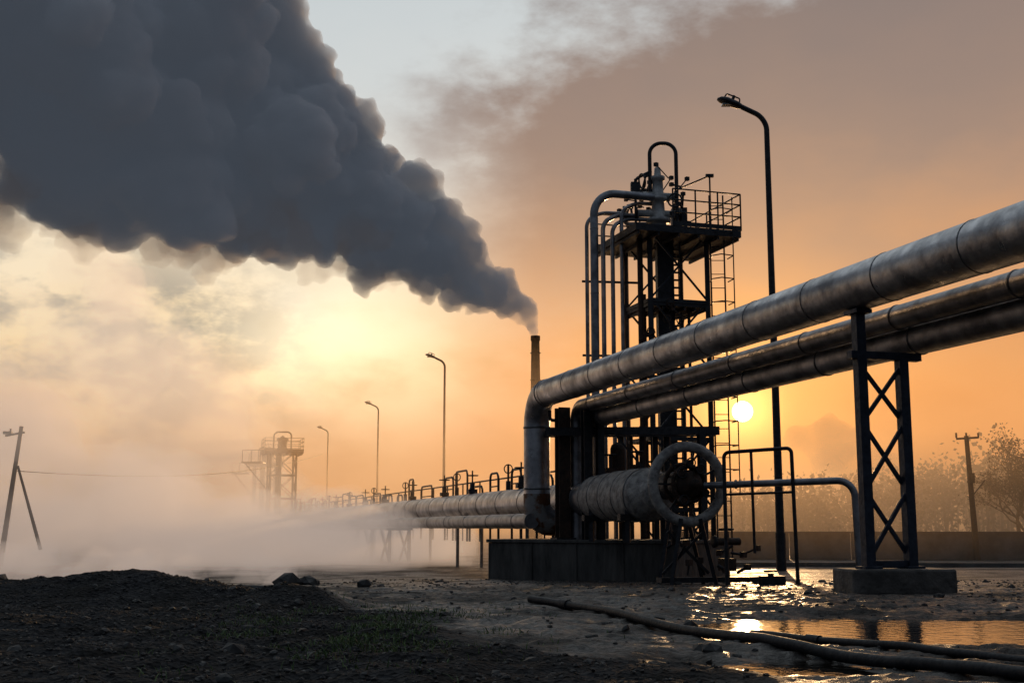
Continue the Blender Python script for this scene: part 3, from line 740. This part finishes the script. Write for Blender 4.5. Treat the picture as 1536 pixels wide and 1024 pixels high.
el=m_('MULTIPLY',m_('ARCSINE',sz),57.2958);az=m_('MULTIPLY',m_('ARCTAN2',sx,sy),57.2958)
mp=N.new('ShaderNodeMapping');mp.inputs['Scale'].default_value=(1,1,1.9);L.new(tc.outputs['Generated'],mp.inputs[0])
def nz(scale,detail=6,rough=.55,dist=0):
    n=N.new('ShaderNodeTexNoise');n.inputs['Scale'].default_value=scale;n.inputs['Detail'].default_value=detail;n.inputs['Roughness'].default_value=rough;n.inputs['Distortion'].default_value=dist
    L.new(mp.outputs[0],n.inputs['Vector']);return n.outputs['Fac']
nA=nz(5,7,.56);nB=nz(13,5,.6);nC=nz(3,3,.5,.3)
elw=m_('ADD',el,m_('ADD',m_('MULTIPLY',m_('SUBTRACT',nC,.5),8),m_('MULTIPLY',m_('SUBTRACT',nA,.5),7)))
def ramp(fac,st):
    r=N.new('ShaderNodeValToRGB');r.color_ramp.interpolation='B_SPLINE';e=r.color_ramp.elements
    while len(e)<len(st):e.new(.5)
    for q,(p,c) in zip(e,st):q.position=p;q.color=(*c,1)
    L.new(fac,r.inputs[0]);return r.outputs[0]
sky=ramp(m_('DIVIDE',elw,30),[(0,(.58,.28,.13)),(.12,(.95,.52,.24)),(.25,(1.05,.74,.40)),(.38,(1.0,.83,.58)),(.55,(.80,.77,.70)),(.72,(.64,.68,.69)),(1,(.55,.61,.64))])
rightf=ss(az,-4,9)
sr=ramp(m_('DIVIDE',m_('ADD',el,m_('ADD',m_('MULTIPLY',m_('SUBTRACT',nA,.5),8),m_('MULTIPLY',m_('SUBTRACT',nC,.5),5))),28),[(0,(.28,.085,.03)),(.14,(.70,.23,.055)),(.28,(.84,.35,.11)),(.46,(.58,.31,.17)),(.64,(.33,.225,.18)),(1,(.20,.17,.17))])
line=m_('ADD',m_('SUBTRACT',m_('ADD',m_('MULTIPLY',az,.52),21.0),el),m_('ADD',m_('MULTIPLY',m_('SUBTRACT',nA,.5),20),m_('MULTIPLY',m_('SUBTRACT',nB,.5),9)))
cl=m_('MULTIPLY',ss(line,-2.5,4.0),ss(m_('ADD',az,m_('MULTIPLY',m_('SUBTRACT',nA,.5),12)),-8,2))
sky=mix(m_('MAXIMUM',m_('MULTIPLY',cl,.97),m_('MULTIPLY',rightf,ss(el,14,4))),sky,sr)
ga=m_('DIVIDE',m_('ADD',az,7.0),6.5);ge=m_('DIVIDE',m_('SUBTRACT',el,7.6),2.8)
glow=gauss(m_('ADD',m_('MULTIPLY',ga,ga),m_('MULTIPLY',ge,ge)))
sky=mix(m_('MULTIPLY',glow,ss(nA,.30,.60)),sky,(.42,.38,.28),'ADD')
gl=m_('MULTIPLY',m_('MULTIPLY',ss(az,-7,-17),ss(el,15,10)),ss(nB,.40,.60))
sky=mix(m_('MULTIPLY',gl,.78),sky,(.31,.29,.265))
gr2=m_('MULTIPLY',ss(el,8,1),ss(az,-6,-16))
sky=mix(m_('MULTIPLY',gr2,.6),sky,(.50,.40,.33))
ang=m_('MULTIPLY',m_('ARCCOSINE',m_('ADD',m_('MULTIPLY',sx,sd.x),m_('ADD',m_('MULTIPLY',sy,sd.y),m_('MULTIPLY',sz,sd.z)))),57.2958)
sky=mix(ss(ang,36,80),sky,mix(ss(el,5,55),(.05,.06,.08),(.19,.23,.285)))
g1=gauss(m_('MULTIPLY',m_('MULTIPLY',ang,ang),1/3.8**2))
g2=gauss(m_('MULTIPLY',m_('MULTIPLY',ang,ang),1/1.0**2))
sky=mix(g1,sky,(.55,.24,.04),'ADD')
sky=mix(g2,sky,(1.5,.85,.22),'ADD')
disc=ss(ang,.50,.42)
sky=mix(disc,sky,(26.0,20.0,10.0))
bgB=N.new('ShaderNodeBackground');L.new(sky,bgB.inputs[0]);bgB.inputs[1].default_value=1
ns=N.new('ShaderNodeTexSky');ns.sky_type='NISHITA';ns.sun_disc=False;ns.sun_elevation=EL;ns.sun_rotation=AZ;ns.dust_density=4
bgA=N.new('ShaderNodeBackground');L.new(ns.outputs[0],bgA.inputs[0]);bgA.inputs[1].default_value=.06
mx=N.new('ShaderNodeMixShader');mx.inputs[0].default_value=.95;L.new(bgA.outputs[0],mx.inputs[1]);L.new(bgB.outputs[0],mx.inputs[2])
out=N.new('ShaderNodeOutputWorld');L.new(mx.outputs[0],out.inputs[0])

# ------------------------------------------------------------ camera
cam=bpy.data.cameras.new('camera');cam.sensor_width=36;cam.lens=42.2;cam.clip_end=6000;cam.clip_start=.05
co_=bpy.data.objects.new('camera',cam);scene.collection.objects.link(co_);co_.location=(0,0,1.6)
co_.rotation_euler=(math.radians(90+8.78),0,0);scene.camera=co_
